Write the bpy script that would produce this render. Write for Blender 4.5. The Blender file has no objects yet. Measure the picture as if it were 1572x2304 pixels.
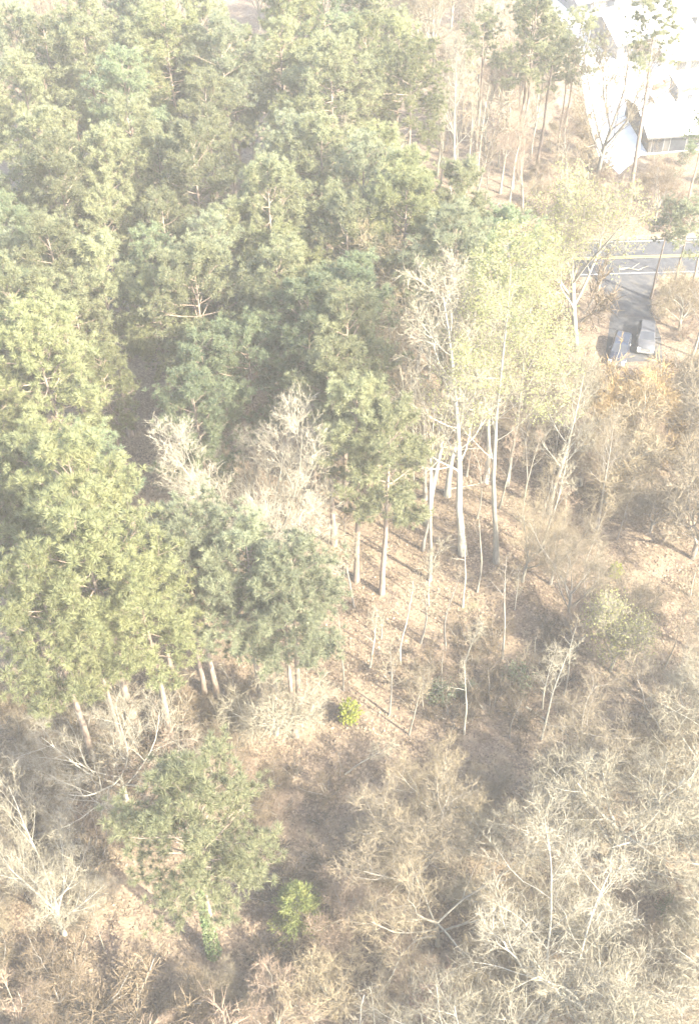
import bpy, bmesh, math, random
import numpy as np
from mathutils import Vector, Matrix

random.seed(11)
R = np.random.default_rng(11)
sc = bpy.context.scene
COL = sc.collection
rad = math.radians

# ------------------------------------------------------------------ camera
CAM_H, PITCH, F, CU, CV = 85.0, rad(48.0), 2600.0, 786.0, 1152.0
cd = bpy.data.cameras.new("camera")
cam = bpy.data.objects.new("camera", cd)
COL.objects.link(cam)
cam.location = (0, 0, CAM_H)
cam.rotation_euler = (rad(90) - PITCH, 0, 0)
cd.sensor_fit = 'VERTICAL'
cd.sensor_height = 24.0
cd.lens = F / 2304.0 * 24.0
cd.clip_start, cd.clip_end = 0.5, 3000.0
sc.camera = cam

# ------------------------------------------------------------------ sky and sun
SUN_AZ, SUN_EL = rad(127.0), rad(40.0)      # azimuth clockwise from +Y
w = bpy.data.worlds.new("World")
sc.world = w
w.use_nodes = True
nt = w.node_tree
nt.nodes.clear()
sky = nt.nodes.new("ShaderNodeTexSky")
sky.sky_type = 'NISHITA'
sky.sun_disc = False
sky.sun_elevation = SUN_EL
sky.sun_rotation = SUN_AZ
sky.dust_density = 3.0
bg = nt.nodes.new("ShaderNodeBackground")
bg.inputs["Strength"].default_value = 0.15
wo = nt.nodes.new("ShaderNodeOutputWorld")
nt.links.new(sky.outputs[0], bg.inputs[0])
nt.links.new(bg.outputs[0], wo.inputs[0])
sd = bpy.data.lights.new("sun", 'SUN')
sd.energy = 4.0
sd.angle = rad(0.5)
sd.color = (1.0, 0.94, 0.77)
sun = bpy.data.objects.new("sun", sd)
COL.objects.link(sun)
to_sun = Vector((math.sin(SUN_AZ) * math.cos(SUN_EL), math.cos(SUN_AZ) * math.cos(SUN_EL), math.sin(SUN_EL)))
sun.rotation_euler = to_sun.to_track_quat('Z', 'Y').to_euler()
sun.location = to_sun * 150

vs = sc.view_settings
vs.view_transform = 'Standard'
vs.look = 'None'
vs.gamma = 1.0
vs.use_curve_mapping = False
vs.exposure = 2.95
sc.render.engine = 'CYCLES'
sc.cycles.max_bounces = 6
sc.cycles.diffuse_bounces = 4
sc.cycles.glossy_bounces = 2
sc.cycles.transmission_bounces = 4
sc.cycles.volume_bounces = 1
sc.cycles.use_denoising = True
HAZE = 0.00044

# ------------------------------------------------------------------ pixel <-> place (used to survey the ground plan)
CP, SP = math.cos(PITCH), math.sin(PITCH)
def ray(u, v):
    a, b = (u - CU) / F, (CV - v) / F
    return a, CP + b * SP, -SP + b * CP
def at(u, v, z=0.0):
    dx, dy, dz = ray(u, v)
    t = (z - CAM_H) / dz
    return dx * t, dy * t
def proj(x, y, z):
    zz = z - CAM_H
    d = y * CP - zz * SP
    return CU + F * x / d, CV - F * (y * SP + zz * CP) / d
def inside(u, v, poly):
    c = False
    for i in range(len(poly)):
        x1, y1 = poly[i]; x2, y2 = poly[i - 1]
        if (y1 > v) != (y2 > v) and u < (x2 - x1) * (v - y1) / (y2 - y1) + x1:
            c = not c
    return c
def gz(x, y):
    m = np.clip((100.0 - y) / 30.0, 0, 1)
    return m * (0.55 * np.sin(x * .11 + 1.3) * np.cos(y * .09) + 0.25 * np.sin(x * .31 + y * .23))

# ------------------------------------------------------------------ materials
def new_mat(name):
    m = bpy.data.materials.new(name)
    m.use_nodes = True
    n = m.node_tree
    n.nodes.clear()
    return m, n, n.nodes, n.links
def N(ns, t, **k):
    n = ns.new(t)
    for a, b in k.items():
        if hasattr(n, a): setattr(n, a, b)
        else: n.inputs[a].default_value = b
    return n
def c4(c): return (c[0], c[1], c[2], 1.0)

def leaf_mat(name, c1, c2, trans=0.3, nscale=0.5, vary=0.35):
    m, n, ns, L = new_mat(name)
    geo = N(ns, "ShaderNodeNewGeometry")
    noi = N(ns, "ShaderNodeTexNoise"); noi.inputs["Scale"].default_value = nscale; noi.inputs["Detail"].default_value = 3
    L.new(geo.outputs["Position"], noi.inputs["Vector"])
    ramp = N(ns, "ShaderNodeMapRange"); ramp.inputs[1].default_value = .35; ramp.inputs[2].default_value = .65
    L.new(noi.outputs[0], ramp.inputs[0])
    mix = N(ns, "ShaderNodeMix", data_type='RGBA')
    mix.inputs[6].default_value = c4(c1); mix.inputs[7].default_value = c4(c2)
    L.new(ramp.outputs[0], mix.inputs[0])
    oi = N(ns, "ShaderNodeObjectInfo")
    vr = N(ns, "ShaderNodeMapRange"); vr.inputs[3].default_value = 1 - vary; vr.inputs[4].default_value = 1 + vary * .7
    L.new(oi.outputs["Random"], vr.inputs[0])
    isl = N(ns, "ShaderNodeMapRange"); isl.inputs[3].default_value = .8; isl.inputs[4].default_value = 1.2
    L.new(geo.outputs["Random Per Island"], isl.inputs[0])
    mu = N(ns, "ShaderNodeMath", operation='MULTIPLY')
    L.new(vr.outputs[0], mu.inputs[0]); L.new(isl.outputs[0], mu.inputs[1])
    sc_ = N(ns, "ShaderNodeVectorMath", operation='SCALE')
    L.new(mix.outputs[2], sc_.inputs[0]); L.new(mu.outputs[0], sc_.inputs[3])
    d = N(ns, "ShaderNodeBsdfPrincipled"); d.inputs["Roughness"].default_value = .6; d.inputs["Specular IOR Level"].default_value = .25
    t = N(ns, "ShaderNodeBsdfTranslucent")
    L.new(sc_.outputs[0], d.inputs["Base Color"]); L.new(sc_.outputs[0], t.inputs["Color"])
    mx = N(ns, "ShaderNodeMixShader"); mx.inputs[0].default_value = trans
    o = N(ns, "ShaderNodeOutputMaterial")
    L.new(d.outputs[0], mx.inputs[1]); L.new(t.outputs[0], mx.inputs[2]); L.new(mx.outputs[0], o.inputs[0])
    return m

def rough_mat(name, cols, scale=3.0, rough=.85, bump=0.0, bscale=None, vary=0.0, stretch=None, detail=6, metal=0.0, coat=0.0):
    """noise-mixed colours with optional relief and per-object variation"""
    m, n, ns, L = new_mat(name)
    tc = N(ns, "ShaderNodeTexCoord")
    mp = N(ns, "ShaderNodeMapping")
    if stretch: mp.inputs["Scale"].default_value = stretch
    L.new(tc.outputs["Object"], mp.inputs[0])
    noi = N(ns, "ShaderNodeTexNoise"); noi.inputs["Scale"].default_value = scale; noi.inputs["Detail"].default_value = detail
    noi.inputs["Roughness"].default_value = .65
    L.new(mp.outputs[0], noi.inputs["Vector"])
    cr = N(ns, "ShaderNodeValToRGB")
    e = cr.color_ramp.elements
    k = len(cols)
    while len(e) < k: e.new(.5)
    for i, c in enumerate(cols):
        e[i].position = .3 + .4 * i / max(1, k - 1)
        e[i].color = c4(c)
    L.new(noi.outputs[0], cr.inputs[0])
    b = N(ns, "ShaderNodeBsdfPrincipled")
    b.inputs["Roughness"].default_value = rough; b.inputs["Specular IOR Level"].default_value = .3
    b.inputs["Metallic"].default_value = metal; b.inputs["Coat Weight"].default_value = coat
    out = cr.outputs[0]
    if vary:
        oi = N(ns, "ShaderNodeObjectInfo")
        vr = N(ns, "ShaderNodeMapRange"); vr.inputs[3].default_value = 1 - vary; vr.inputs[4].default_value = 1 + vary
        L.new(oi.outputs["Random"], vr.inputs[0])
        s = N(ns, "ShaderNodeVectorMath", operation='SCALE')
        L.new(out, s.inputs[0]); L.new(vr.outputs[0], s.inputs[3]); out = s.outputs[0]
    L.new(out, b.inputs["Base Color"])
    if bump:
        n2 = N(ns, "ShaderNodeTexNoise"); n2.inputs["Scale"].default_value = bscale or scale * 3; n2.inputs["Detail"].default_value = 5
        L.new(mp.outputs[0], n2.inputs["Vector"])
        bp = N(ns, "ShaderNodeBump"); bp.inputs["Strength"].default_value = bump; bp.inputs["Distance"].default_value = .1
        L.new(n2.outputs[0], bp.inputs["Height"]); L.new(bp.outputs[0], b.inputs["Normal"])
    o = N(ns, "ShaderNodeOutputMaterial")
    L.new(b.outputs[0], o.inputs[0])
    return m

def ground_mat():
    m, n, ns, L = new_mat("leaf_litter_soil")
    tc = N(ns, "ShaderNodeTexCoord")
    def noise(s, d=5, r=.6):
        q = N(ns, "ShaderNodeTexNoise"); q.inputs["Scale"].default_value = s; q.inputs["Detail"].default_value = d; q.inputs["Roughness"].default_value = r
        L.new(tc.outputs["Object"], q.inputs["Vector"]); return q
    def rng(src, a, b):
        q = N(ns, "ShaderNodeMapRange"); q.inputs[1].default_value = a; q.inputs[2].default_value = b
        L.new(src, q.inputs[0]); return q.outputs[0]
    def mix(f, a, b):
        q = N(ns, "ShaderNodeMix", data_type='RGBA')
        L.new(f, q.inputs[0])
        for i, c in ((6, a), (7, b)):
            if isinstance(c, tuple): q.inputs[i].default_value = c4(c)
            else: L.new(c, q.inputs[i])
        return q.outputs[2]
    base = mix(rng(noise(.09, 4).outputs[0], .4, .62), (0.100, 0.070, 0.049), (0.143, 0.110, 0.074))
    base = mix(rng(noise(.3, 6, .65).outputs[0], .5, .62), base, (.085, .062, .046))
    base = mix(rng(noise(.17, 5, .6).outputs[0], .56, .68), base, (.215, .165, .11))
    base = mix(rng(noise(.9, 6, .7).outputs[0], .45, .7), base, (0.070, 0.047, 0.034))
    base = mix(rng(noise(4.5, 4, .7).outputs[0], .52, .72), base, (0.182, 0.143, 0.098))
    base = mix(rng(noise(.22, 5).outputs[0], .62, .75), base, (0.091, 0.091, 0.046))
    vo = N(ns, "ShaderNodeTexVoronoi"); vo.inputs["Scale"].default_value = 7.0
    L.new(tc.outputs["Object"], vo.inputs["Vector"])
    sep = N(ns, "ShaderNodeSeparateColor"); L.new(vo.outputs["Color"], sep.inputs[0])
    base = mix(rng(sep.outputs[0], .72, .8), base, (0.170, 0.128, 0.085))
    base = mix(rng(sep.outputs[1], .9, .95), base, (0.067, 0.046, 0.034))
    b = N(ns, "ShaderNodeBsdfPrincipled"); b.inputs["Roughness"].default_value = .9; b.inputs["Specular IOR Level"].default_value = .2
    L.new(base, b.inputs["Base Color"])
    bp = N(ns, "ShaderNodeBump"); bp.inputs["Strength"].default_value = .8; bp.inputs["Distance"].default_value = .15
    L.new(noise(5, 6, .7).outputs[0], bp.inputs["Height"]); L.new(bp.outputs[0], b.inputs["Normal"])
    o = N(ns, "ShaderNodeOutputMaterial"); L.new(b.outputs[0], o.inputs[0])
    return m

M = {}
M['pine_a'] = leaf_mat("needles_olive", (.200, .212, .116), (.262, .265, .146), .6)
M['pine_b'] = leaf_mat("needles_yellow_green", (.212, .228, .112), (.280, .284, .138), .6)
M['pine_c'] = leaf_mat("needles_deep_green", (.155, .192, .112), (.212, .240, .130), .6)
M['pine_d'] = leaf_mat("needles_grey_green", (.195, .212, .132), (.250, .262, .158), .6)
M['bud'] = leaf_mat("spring_leaves_yellow_green", (.235, .245, .098), (.275, .275, .125), .5, .6, .12)
M['budpale'] = leaf_mat("spring_leaves_pale", (.225, .222, .085), (.26, .25, .11), .5, .6, .12)
M['lime'] = leaf_mat("leaves_lime", (0.162, 0.200, 0.019), (0.225, 0.225, 0.031), .4, 2., .1)
M['cedar'] = leaf_mat("cedar_sprays", (0.105, 0.130, 0.042), (0.175, 0.182, 0.056), .35, .8, .1)
M['broad'] = leaf_mat("evergreen_leaves", (.042, .058, .030), (.080, .092, .045), .2, 1., .2)
M['ivy'] = leaf_mat("ivy_leaves", (0.056, 0.083, 0.030), (0.105, 0.128, 0.053), .2, 1., .1)
M['bark_pine'] = rough_mat("bark_pine", [(0.106, 0.076, 0.056), (0.179, 0.136, 0.103), (0.239, 0.199, 0.159)], 3, .9, .6, 10, .12, (1, 1, .25))
M['bark_white'] = rough_mat("bark_pale", [(0.125, 0.112, 0.087), (0.193, 0.178, 0.140), (0.250, 0.231, 0.184)], 2.5, .85, .3, 8, .08, (1, 1, .3))
M['bark_bright'] = rough_mat("bark_bright", [(0.179, 0.165, 0.129), (0.271, 0.255, 0.206), (0.345, 0.324, 0.265)], 2.5, .85, .3, 8, .08, (1, 1, .3))
M['bark_grey'] = rough_mat("bark_grey", [(0.106, 0.094, 0.078), (0.168, 0.153, 0.128), (0.212, 0.193, 0.162)], 2.5, .9, .4, 8, .12, (1, 1, .3))
def twig(name, c, v=.12):
    return rough_mat(name, [tuple(x * .75 for x in c), c, tuple(x * 1.2 for x in c)], .8, .85, 0, None, v)
M['tw_white'] = twig("twigs_pale", (0.160, 0.141, 0.099))
M['tw_bright'] = twig("twigs_bright", (0.184, 0.164, 0.121))
M['tw_tan'] = twig("twigs_tan", (0.155, 0.124, 0.076))
M['tw_grey'] = twig("twigs_grey", (0.125, 0.102, 0.068))
M['tw_brown'] = twig("twigs_brown", (0.092, 0.068, 0.042))
M['tw_shade'] = twig("twigs_shade_dark", (0.056, 0.042, 0.028))  # extra-dark tone that puts soft ground shade into the twig colour
M['tw_pink'] = twig("twigs_pinkish", (0.155, 0.112, 0.078))
M['tw_red'] = twig("twigs_red", (0.192, 0.106, 0.083))
M['tw_orange'] = twig("twigs_orange", (0.211, 0.144, 0.064))
M['litter'] = leaf_mat("fallen_leaves", (0.123, 0.087, 0.062), (0.202, 0.158, 0.107), .1, .3, 0)
M['soil'] = ground_mat()

# ------------------------------------------------------------------ object helpers
def tag(o, label=None, cat=None, group=None, kind=None):
    if label: o['label'] = label
    if cat: o['category'] = cat
    if group: o['group'] = group
    if kind: o['kind'] = kind
    return o
def link(name, me, parent=None):
    o = bpy.data.objects.new(name, me)
    COL.objects.link(o)
    if parent: o.parent = parent
    return o
def empty(name, loc, rz=0.0):
    o = bpy.data.objects.new(name, None)
    COL.objects.link(o)
    o.location = loc
    o.rotation_euler = (0, 0, rz)
    o.empty_display_size = .5
    return o
def mesh_np(name, V, T, mat, smooth=False):
    V = np.ascontiguousarray(V, dtype=np.float32); T = np.ascontiguousarray(T, dtype=np.int32)
    me = bpy.data.meshes.new(name)
    me.vertices.add(len(V)); me.vertices.foreach_set("co", V.ravel())
    me.loops.add(T.size); me.loops.foreach_set("vertex_index", T.ravel())
    me.polygons.add(len(T))
    me.polygons.foreach_set("loop_start", np.arange(len(T), dtype=np.int32) * 3)
    me.polygons.foreach_set("loop_total", np.full(len(T), 3, dtype=np.int32))
    if smooth: me.polygons.foreach_set("use_smooth", np.ones(len(T), dtype=bool))
    me.update(calc_edges=True)
    me.materials.append(mat)
    return me
def set_mat(o, m):
    s = o.material_slots[0]
    s.link = 'OBJECT'
    s.material = m

class Geo:
    """triangles collected as numpy chunks"""
    def __init__(s): s.V, s.T, s.n = [], [], 0
    def add(s, V, T):
        s.V.append(np.asarray(V, dtype=np.float32)); s.T.append(np.asarray(T, dtype=np.int32) + s.n); s.n += len(V)
    def tube(s, P, r, k=5):
        P = np.asarray(P, float); r = np.asarray(r, float); n = len(P)
        t = np.gradient(P, axis=0)
        t /= np.linalg.norm(t, axis=1)[:, None] + 1e-9
        m = t.mean(0)
        ref = np.array((1., 0, 0)) if abs(m[0]) < abs(m[2]) or abs(m[0]) < .5 else np.array((0, 0, 1.))
        a = np.cross(t, ref); a /= np.linalg.norm(a, axis=1)[:, None] + 1e-9
        b = np.cross(t, a)
        th = np.arange(k) * 2 * math.pi / k
        V = P[:, None, :] + r[:, None, None] * (np.cos(th)[None, :, None] * a[:, None, :] + np.sin(th)[None, :, None] * b[:, None, :])
        V = V.reshape(-1, 3)
        i = np.arange(n - 1)[:, None] * k; j = np.arange(k)[None, :]; j2 = (j + 1) % k
        A, B, C, D = i + j, i + j2, i + k + j, i + k + j2
        T = np.concatenate([np.stack([A, B, D], -1).reshape(-1, 3), np.stack([A, D, C], -1).reshape(-1, 3)])
        s.add(V, T)
    def blades(s, p, d, L, wd):
        """one slim triangle each, from p along d"""
        p = np.asarray(p, float); d = np.asarray(d, float)
        n = len(p)
        if not n: return
        d = d / (np.linalg.norm(d, axis=1)[:, None] + 1e-9)
        q = R.normal(size=(n, 3)); side = np.cross(d, q); side /= np.linalg.norm(side, axis=1)[:, None] + 1e-9
        L = np.broadcast_to(np.asarray(L, float), (n,))[:, None]; wd = np.broadcast_to(np.asarray(wd, float), (n,))[:, None]
        V = np.stack([p - side * wd * .5, p + side * wd * .5, p + d * L], 1).reshape(-1, 3)
        s.add(V, np.arange(n * 3).reshape(-1, 3))
    def leaves(s, p, size, flat=0.0):
        """diamond shaped leaf, two triangles folded a little"""
        p = np.asarray(p, float); n = len(p)
        if not n: return
        d = R.normal(size=(n, 3)); d[:, 2] *= 1 - flat; d /= np.linalg.norm(d, axis=1)[:, None]
        q = R.normal(size=(n, 3)); q[:, 2] *= 1 - flat
        e = np.cross(d, q) if not flat else q
        e -= d * (e * d).sum(1)[:, None]
        e /= np.linalg.norm(e, axis=1)[:, None] + 1e-9
        nn = np.cross(d, e)
        z = (np.asarray(size) * R.uniform(.6, 1.3, n))[:, None]
        V = np.stack([p - d * z * .6, p + e * z * .4 + nn * z * .15, p + d * z * .6, p - e * z * .4 + nn * z * .15], 1).reshape(-1, 3)
        b = np.arange(n)[:, None] * 4
        T = np.concatenate([b + np.array([0, 1, 2]), b + np.array([0, 2, 3])])
        s.add(V, T)
    def mesh(s, name, mat, smooth=False):
        return mesh_np(name, np.concatenate(s.V), np.concatenate(s.T), mat, smooth)

def unit(v):
    v = np.asarray(v, float); return v / (np.linalg.norm(v) + 1e-9)
def rnd_dirs(n, d, spread):
    """directions scattered round d"""
    v = R.normal(size=(n, 3)); v /= np.linalg.norm(v, axis=1)[:, None]
    o = np.asarray(d)[None, :] + v * spread
    return o / (np.linalg.norm(o, axis=1)[:, None] + 1e-9)
def deflect(d, ang, az=None):
    d = unit(d)
    a = unit(np.cross(d, (0.31, 0.87, 0.37))); b = np.cross(d, a)
    az = R.uniform(0, 2 * math.pi) if az is None else az
    return unit(d * math.cos(ang) + (a * math.cos(az) + b * math.sin(az)) * math.sin(ang))
UP = np.array((0, 0, 1.0))

# ------------------------------------------------------------------ pine prototypes
def pine_proto(H=24., RC=3.6, base=.5, nb=36, full=1.0, lean=.02, tuft=.50, flat=1.0, k_needles=44):
    tg, cg = Geo(), Geo()
    n = 9
    zs = np.linspace(-.4, H * .985, n)
    wx = np.cumsum(R.normal(0, lean, n)) * H / n * 1.2; wy = np.cumsum(R.normal(0, lean, n)) * H / n * 1.2
    wx -= wx[0]; wy -= wy[0]
    TP = np.stack([wx, wy, zs], 1)
    r0 = .011 * H + .02
    TR = r0 * (1 - .86 * np.linspace(0, 1, n) ** 1.2); TR[0] *= 1.35
    tg.tube(TP, TR, 8)
    def trunk(z): return np.array([np.interp(z, zs, wx), np.interp(z, zs, wy), z])
    tp, tdir = [], []
    az = R.uniform(0, 6.28)
    for i in range(nb):
        s = (i + R.uniform(-.4, .4)) / nb
        s = min(max(s, 0), 1)
        z = H * (base + (1 - base) * s * .97)
        az += 2.4 + R.normal(0, .35)
        prof = math.sqrt(max(0.0, 1 - (max(0, s - .25) / .75) ** 2)) * (.62 + .38 * min(1, s / .25))
        Lb = RC * (prof * R.uniform(.72, 1.12) + .08) * flat
        el = rad(-8 + 62 * s ** 1.3 + R.normal(0, 8))
        d = np.array([math.cos(az) * math.cos(el), math.sin(az) * math.cos(el), math.sin(el)])
        p = trunk(z); P = [p]; m = 5
        for j in range(m):
            d = unit(d + R.normal(0, .12, 3) + UP * .09)
            p = p + d * Lb / m; P.append(p)
        P = np.array(P)
        rb = .011 * Lb + .014
        tg.tube(P, rb * np.linspace(1, .35, m + 1), 4)
        nsub = max(3, int(round((3.2 + 2.5 * Lb) * full)))
        for q in range(nsub):
            t = R.uniform(.28, 1.0) if q else 1.0
            x = t * m; j = min(int(x), m - 1); pb = P[j] + (P[j + 1] - P[j]) * (x - j)
            dd = unit(P[j + 1] - P[j])
            sd_ = deflect(dd, R.uniform(.4, 1.05) if q else .1); sd_ = unit(sd_ + UP * .35)
            Ls = Lb * R.uniform(.22, .42) * (1.15 - .4 * t) + .25
            pe = pb + sd_ * Ls
            if q: tg.tube([pb, (pb + pe) / 2 + R.normal(0, .04, 3), pe], [.014, .011, .007], 3)
            nt_ = 1 + int(Ls > .75)
            for a in range(nt_):
                f = 1 - a * .6 + R.normal(0, .05)
                tp.append(pb + sd_ * Ls * f + R.normal(0, .10, 3)); tdir.append(unit(sd_ * .6 + UP * .9 + R.normal(0, .2, 3)))
    tp.append(trunk(H * .985)); tdir.append(UP)
    k = k_needles
    for c, d in zip(tp, tdir):
        v = rnd_dirs(k, d, 1.25)
        ln = tuft * R.uniform(.7, 1.15)
        cg.blades(c + v * ln * .06, v, ln * R.uniform(.85, 1.05, k), ln * R.uniform(.10, .15, k))
    return dict(trunk=tg.mesh("pine_trunk", M['bark_pine'], True), crown=cg.mesh("pine_crown", M['pine_a']), H=H, C=.8 * H)

# ------------------------------------------------------------------ broadleaf prototypes, bare or budding
STY = {
    #        limbs start, level: (number, angle, length ratio, wander, upward pull)
    'oak':    dict(tf=.30, t0=.45, lev=[(7, .95, 2.1, .13, .06), (8, .72, .48, .16, .07), (6, .75, .48, .13, .07), (6, .75, .5, .12, .06)], tw=(2, .8, .024)),
    'vase':   dict(tf=.36, t0=.45, lev=[(8, .66, 1.55, .07, .08), (8, .55, .46, .09, .12), (6, .6, .46, .12, .10), (6, .7, .5, .16, .07)], tw=(2, .70, .026)),
    'fan':    dict(tf=.30, t0=.45, lev=[(11, .78, 1.75, .05, .06), (9, .5, .50, .08, .10), (7, .55, .45, .10, .10), (6, .65, .5, .14, .06)], tw=(3, .70, .024)),
    'high':   dict(tf=.52, t0=.62, lev=[(7, .55, .95, .08, .10), (8, .6, .48, .10, .12), (6, .6, .46, .12, .10), (6, .7, .5, .16, .07)], tw=(2, .70, .026)),
    'tall':   dict(tf=.96, t0=.34, lev=[(17, .72, .27, .13, .13), (7, .65, .50, .16, .10), (5, .7, .5, .18, .08)], tw=(4, .75, .028)),
    'slim':   dict(tf=.98, t0=.40, lev=[(13, .75, .16, .16, .12), (5, .7, .55, .18, .08)], tw=(4, .55, .03)),
    'pole':   dict(tf=.98, t0=.62, lev=[(8, .7, .14, .16, .12), (4, .7, .55, .18, .08)], tw=(3, .45, .028)),
    'round':  dict(tf=.30, t0=.35, lev=[(8, .75, 1.35, .14, .07), (7, .7, .50, .12, .06), (6, .75, .5, .12, .05), (6, .75, .5, .12, .05)], tw=(3, .65, .022)),
}
def broad_proto(style, H, leaf=None, nleaf=0, r0=None, leafsize=.2, leafz=0.0, lean=.03, wig=1.0, curl=1.0):
    S = STY[style]
    tg, cg, lg = Geo(), Geo(), Geo()
    levels = S['lev']; last = len(levels)
    bl_p, bl_d, bl_l = [], [], []
    r0 = r0 or (.0075 * H + .02 if style in ('slim', 'pole') else .0115 * H + .03)
    def go(p, d, L, r, lev):
        m = 9 if lev == 0 and S['tf'] > .8 else (6, 6, 4, 3, 2)[lev]
        wander, pull = (lean, .03) if lev == 0 else levels[lev - 1][3:5]
        P = [p]; D = []
        for j in range(m):
            d = unit(d + R.normal(0, wander * wig, 3) + UP * pull)
            p = p + d * L / m; P.append(p); D.append(d)
        P = np.array(P)
        end = .3 if lev else (.10 if S['tf'] > .8 else .8)
        rr = r * (1 - (1 - end) * np.linspace(0, 1, m + 1) ** (1.0 if lev else .9))
        if lev == 0: rr[0] *= 1.3
        (tg if lev < 3 and lev < last else cg).tube(P, rr, (8, 6, 4, 3, 3)[lev])
        if lev == last:
            k, ln, wd = S['tw']
            t = R.uniform(.1, 1, k); x = t * m; j = np.minimum(x.astype(int), m - 1)
            pp = P[j] + (P[j + 1] - P[j]) * (x - j)[:, None]
            dd = np.array(D)[j] + R.normal(0, .55, (k, 3)) + UP * .15
            bl_p.extend(pp); bl_d.extend(dd); bl_l.extend(ln * R.uniform(.5, 1.2, k))
            return
        num, ang, ratio, _, _ = levels[lev]
        num = max(2, int(round(num * R.uniform(.85, 1.15) * (1 if lev < 2 else min(1.25, .45 + L / 3.0)))))
        t0 = S['t0'] if lev == 0 else .22
        az = R.uniform(0, 6.28)
        for q in range(num):
            t = t0 + (1 - t0) * ((q + R.uniform(.2, 1)) / num)
            t = min(t, .995)
            if lev == 0 and S['tf'] < .8 and q >= num - 3: t = .98
            x = t * m; j = min(int(x), m - 1)
            pb = P[j] + (P[j + 1] - P[j]) * (x - j)
            az += 2.4 + R.normal(0, .3)
            dc = deflect(D[j], ang * R.uniform(.65, 1.2), az)
            if lev == 0 and S['tf'] > .8:
                env = 1.15 - .75 * (t - t0) / (1 - t0)
            elif lev == 0: env = R.uniform(.75, 1.05)
            else: env = 1.15 - .55 * t
            Lc = L * ratio * env * R.uniform(.8, 1.15)
            rc = np.interp(x, range(m + 1), rr) * (R.uniform(.46, .64) if lev or S['tf'] < .8 else R.uniform(.28, .42))
            go(pb, dc, Lc, max(rc, .012), lev + 1)
        if lev:   # the leader goes on as a twig
            bl_p.append(P[-1]); bl_d.append(D[-1]); bl_l.append(L * .25)
    go(np.array((0, 0, -.3)), unit((R.normal(0, .04), R.normal(0, .04), 1)), H * S['tf'], r0, 0)
    p = np.array(bl_p); d = np.array(bl_d); l = np.array(bl_l)
    top = p[:, 2].max()
    cg.blades(p, d, l, S['tw'][2])
    d2 = d / np.linalg.norm(d, axis=1)[:, None]
    for f in (.3, .6):   # finer twigs on the twigs
        pp = p + d2 * (l * f)[:, None]
        cg.blades(pp, d2 + R.normal(0, .7, p.shape), l * R.uniform(.35, .8, len(l)), S['tw'][2] * .75)
    out = dict(trunk=tg.mesh("trunk", M['bark_white'], True), crown=cg.mesh("crown", M['tw_tan']), H=top, C=.7 * top)
    if nleaf:
        keep = p[:, 2] > leafz * top
        pp = (p + d2 * l[:, None] * .8)[keep]
        ii = R.integers(0, len(pp), nleaf)
        lg.leaves(pp[ii] + R.normal(0, .22, (nleaf, 3)), leafsize)
        out['foliage'] = lg.mesh("foliage", M[leaf or 'bud'])
    return out

def multi_proto(nstem, H, spread, style='slim', leaf=None, nleaf=0, leafsize=.15):
    """many-stemmed bush: several slim leaders from one root"""
    tg, cg, lg = Geo(), Geo(), Geo()
    bp, bd, bl = [], [], []
    for i in range(nstem):
        a = R.uniform(0, 6.28); e = R.uniform(.15, 1) * spread
        d = unit((math.cos(a) * e, math.sin(a) * e, 1.0))
        L = H * R.uniform(.65, 1.05); p = np.array((math.cos(a) * .2, math.sin(a) * .2, -.15)); P = [p]; D = []
        for j in range(6):
            d = unit(d + R.normal(0, .13, 3) + UP * .03); p = p + d * L / 6; P.append(p); D.append(d)
        P = np.array(P)
        tg.tube(P, (.012 * H * .6 + .015) * np.linspace(1, .3, 7), 5)
        for q in range(11):
            t = R.uniform(.25, 1) * 5.99; j = int(t); pb = P[j] + (P[j + 1] - P[j]) * (t - j)
            dc = deflect(D[j], R.uniform(.4, 1)); Lc = H * R.uniform(.12, .28) * (1.2 - t / 10)
            d2 = dc; Q = [pb]; DD = []
            for z in range(3):
                d2 = unit(d2 + R.normal(0, .2, 3) + UP * .06); Q.append(Q[-1] + d2 * Lc / 3); DD.append(d2)
            cg.tube(Q, [.016, .013, .01, .006], 3)
            for z in range(9):
                x = R.uniform(.1, 1) * 2.99; jj = int(x)
                bp.append(Q[jj] + (Q[jj + 1] - Q[jj]) * (x - jj)); bd.append(DD[jj] + R.normal(0, .6, 3) + UP * .15); bl.append(R.uniform(.25, .6))
    bp, bd, bl = np.array(bp), np.array(bd), np.array(bl)
    cg.blades(bp, bd, bl, .03)
    dn = bd / np.linalg.norm(bd, axis=1)[:, None]
    cg.blades(bp + dn * bl[:, None] * .5, dn + R.normal(0, .7, bp.shape), bl * .6, .024)
    out = dict(trunk=tg.mesh("trunk", M['bark_grey'], True), crown=cg.mesh("crown", M['tw_tan']), H=bp[:, 2].max(), C=.6 * H)
    if nleaf:
        ii = R.integers(0, len(bp), nleaf)
        lg.leaves((bp + dn * bl[:, None] * .7)[ii] + R.normal(0, .15, (nleaf, 3)), leafsize)
        out['foliage'] = lg.mesh("foliage", M[leaf])
    return out

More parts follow.
